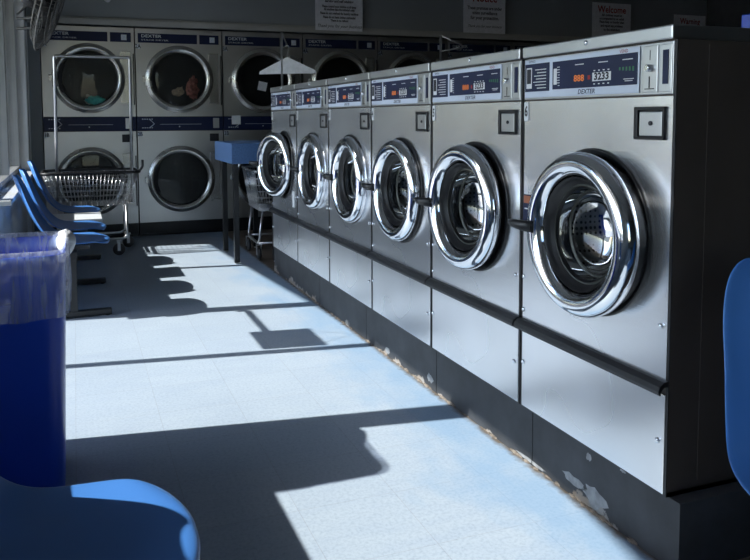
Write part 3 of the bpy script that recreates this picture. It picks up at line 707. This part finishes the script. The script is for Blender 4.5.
# ------------------------------------------------------------------ laundry carts
def caster(t, x, y, r=.05):
    bm = B(); lathe(bm, [(.004, -.014), (r-.006, -.014), (r, -.008), (r, .008), (r-.006, .014), (.004, .014)], (x, y, r), (0, 1, 0), 20, True, True)
    c = obj('wheel', bm, 'wood', t)
    bm = B(); box(bm, x-.012, x+.012, y-.022, y-.016, r-.01, .125); box(bm, x-.012, x+.012, y+.016, y+.022, r-.01, .125); box(bm, x-.02, x+.02, y-.022, y+.022, .12, .128)
    tube(bm, [(x, y-.024, r), (x, y+.024, r)], .005, 6); obj('fork', bm, 'wire', c)
def basket(t, L, W, z0, z1, tb=.80):
    """tapered wire basket, long axis x"""
    bm = B()
    def ring(z): 
        k = tb+(1-tb)*(z-z0)/(z1-z0); return rrect(L/2*k, W/2*k, .05, 40), k
    for z in [z0+(z1-z0)*q/6 for q in range(7)]:
        pts, k = ring(z); tube(bm, [(p.x, p.y, z) for p in pts], .0022, 4, True)
    p0, _ = ring(z0); p1, _ = ring(z1)
    nb = rrect(L/2*tb, W/2*tb, .05, 72); nt_ = rrect(L/2, W/2, .05, 72)
    for a, b in zip(nb, nt_): tube(bm, [(a.x, a.y, z0), (b.x, b.y, z1)], .0018, 4)
    for q in range(1, 14): x = -L/2*tb+L*tb*q/14; tube(bm, [(x, -W/2*tb, z0), (x, W/2*tb, z0)], .0018, 4)
    for q in range(1, 7): y = -W/2*tb+W*tb*q/7; tube(bm, [(-L/2*tb, y, z0), (L/2*tb, y, z0)], .0018, 4)
    obj('wire_basket', bm, 'wire', t)
def cart_base(t, L, W, z0, wheels=None):
    wx, wy = L*.36, W*.42
    bm = B()
    for sy in (-1, 1):
        tube(bm, fillet([(-wx, sy*wy*.8, z0), (-wx, sy*wy, .13), (wx, sy*wy, .13), (wx, sy*wy*.8, z0)], .05), .011, 8)
    tube(bm, [(-wx, -wy, .135), (-wx, wy, .135)], .010, 8); tube(bm, [(wx, -wy, .135), (wx, wy, .135)], .010, 8)
    obj('base_frame', bm, 'wire', t)
    for x, y in wheels or [(sx*wx, sy*wy) for sx in (-1, 1) for sy in (-1, 1)]: caster(t, x, y)
L1, W1 = .76, .45
c1 = thing('laundry_cart', 'wire laundry cart with black rim and tall hanging frame, before the left dryer', 'laundry cart', (.12, 6.95, 0), 0, 'wire laundry carts')
basket(c1, L1, W1, .42, .69); cart_base(c1, L1, W1, .42, [(.20, -.25), (.30, .14), (-.26, -.19), (-.26, .19)])
bm = B(); tube(bm, [(p.x, p.y, .70) for p in rrect(L1/2+.008, W1/2+.008, .06, 40)], .012, 8, True); 
tube(bm, fillet([(L1/2, -.18, .70), (L1/2+.035, -.18, .74), (L1/2+.035, -.18, .80)], .02), .011, 8); obj('rim_bumper', bm, 'black', c1)
bm = B(); tube(bm, fillet([(-.275, .0, .42), (-.262, 0, 1.68), (.345, 0, 1.68), (.335, 0, .42)], .02), .0125, 8); obj('hanging_frame', bm, 'wire', c1)
L2, W2 = .66, .45
def cart_pole(t):
    basket(t, L2, W2, .40, .72); cart_base(t, L2, W2, .40)
    bm = B(); tube(bm, [(p.x, p.y, .728) for p in rrect(L2/2+.004, W2/2+.004, .06, 40)], .007, 8, True); obj('rim_wire', bm, 'wire', t)
    bm = B(); tube(bm, [(-L2/2+.02, 0, .40), (-L2/2, 0, .72), (-L2/2, 0, 1.83)], .010, 8)
    tube(bm, fillet([(-L2/2, 0, 1.83), (-L2/2+.17, -.08, 1.755), (-L2/2+.18, -.085, 1.735), (-L2/2, 0, 1.70)], .012), .007, 6)
    obj('hanging_pole', bm, 'wire', t)
c2 = thing('laundry_cart', 'wire laundry cart with a single pole, between blue table and farthest washing machine', 'laundry cart', (1.57, 6.275, 0), math.radians(88), 'wire laundry carts')
cart_pole(c2)
c3 = copy_tree(c2); c3.location = (2.85+L2/2, 5.85, 0); c3.rotation_euler = (0, 0, math.radians(18))
tag(c3, 'cart behind the washers, only its pole and triangular arm showing above machine 4', 'laundry cart', 'wire laundry carts')

# hanger with paper cape
hg = thing('coat_hanger', 'white paper-covered clothes hanger hooked on the cart pole near the third dryer', 'hanger', (1.60, 5.93, 1.50), math.radians(-22))
bm = B(); tube(bm, [(.0, 0, .125), (0, 0, .17), (.014, 0, .195), (.012, 0, .222), (-.006, 0, .232), (-.018, 0, .215)], .0025, 6); tube(bm, [(-.21, 0, .004), (0, 0, .122), (.21, 0, .004), (-.21, 0, .004)], .0025, 6); obj('hook_wire', bm, 'wire', hg)
bm = B(); rows = []
for k, yy in ((0, -.006), (1, .006)):
    pass
a = [(-.225, 0.0), (-.222, .022), (-.01, .132), (.01, .132), (.222, .030), (.225, .008)]
f0 = [bm.verts.new((x, -.008, z)) for x, z in a]; f1 = [bm.verts.new((x, .008, z)) for x, z in a]
bm.faces.new(f0); bm.faces.new(f1[::-1])
for i in range(len(a)-1): bm.faces.new((f0[i], f0[i+1], f1[i+1], f1[i]))
obj('paper_cape', bm, 'cap', hg)

# ------------------------------------------------------------------ folding table
tb = thing('folding_table', 'small blue laminate table on black metal legs beside the farthest washing machine', 'table', (1.135, 5.90, 0))
bm = B(); box(bm, 0, .38, 0, .76, .795, .955, .004); obj('tabletop', bm, 'tblue', tb)
for x, y in ((.035, .035), (.055, .62), (.345, .022), (.345, .738)):
    bm = B(); box(bm, x-.02, x+.02, y-.02, y+.02, .012, .795); lg = obj('leg', bm, 'blackp', tb)
    bm = B(); lathe(bm, [(.016, 0), (.012, .014)], (x, y, 0), (0, 0, 1), 12, True, True); obj('foot', bm, 'ledge', lg)

# ------------------------------------------------------------------ wall fan
fn = thing('wall_fan', 'dusty dark caged fan on the left wall near the ceiling, tilted down', 'fan', (-.15, 6.35, 2.03))
fn.rotation_euler = (0, math.radians(17), math.radians(-4))
Rf = .37
bm = B()
for hx_, rr in ((.085, .06), (.080, .14), (.068, .22), (.05, .30), (.0, Rf), (-.05, .30), (-.068, .22), (-.08, .12)):
    tube(bm, [(hx_, rr*math.cos(a), rr*math.sin(a)) for a in [2*math.pi*k/40 for k in range(40)]], .004 if rr < Rf else .008, 5, True)
for k in range(60):
    a = 2*math.pi*k/60; c_, s_ = math.cos(a), math.sin(a)
    tube(bm, [(h, r*c_, r*s_) for h, r in ((.085, .06), (.080, .14), (.068, .22), (.05, .30), (0, Rf), (-.05, .30), (-.068, .22), (-.08, .12))], .0022, 4)
obj('cage', bm, 'fan', fn)
bm = B()
for k in range(4):
    a0 = math.pi/2*k; rows = []
    for q in range(6):
        r = .06+.26*q/5; rows.append([Vector((.03*math.sin(4*u-1.4)*.8+.0, r*math.cos(a0+u*(.9)), r*math.sin(a0+u*.9))) for u in [v/5 for v in range(6)]])
    grid(bm, rows)
bl = obj('blades', bm, 'fan', fn); bl.modifiers.new('s', 'SOLIDIFY').thickness = .003
bm = B(); lathe(bm, [(.0, .05), (.055, .045), (.06, -.02), (.075, -.05), (.075, -.16), (.05, -.19), (0, -.19)], (0, 0, 0), (1, 0, 0), 24); obj('motor', bm, 'blackp', fn)
bm = B(); inv = fn.rotation_euler.to_matrix().inverted()
for z in (1.955, 1.875):
    a = inv @ (Vector((-.40, 6.75, z))-Vector(fn.location)); b = inv @ (Vector((-.20, 6.36, z-.03))-Vector(fn.location)); tube(bm, [a, b], .011, 8)
a = inv @ (Vector((-.415, 7.0, 2.02))-Vector(fn.location)); b = inv @ (Vector((-.21, 6.36, 2.1))-Vector(fn.location)); tube(bm, [a, b], .009, 8)
obj('wall_bracket', bm, 'blackp', fn)

# ------------------------------------------------------------------ blue tray on the nearest machine
bm = B(); box(bm, -.09, .09, -.06, .06, 0, .008, .003)
for s_ in (-1, 1): box(bm, -.09, .09, s_*.06-.004, s_*.06+.004, 0, .05, .003); box(bm, s_*.09-.005, s_*.09+.005, -.06, .06, 0, .05, .003)
ty = obj('plastic_tray', bm, 'bin'); ty.location = (1.80, 1.54, XW*0+ZB+1.187); ty.rotation_euler = (0, 0, .1)
tag(ty, 'bright blue plastic tray lying on top of the nearest washing machine', 'tray')
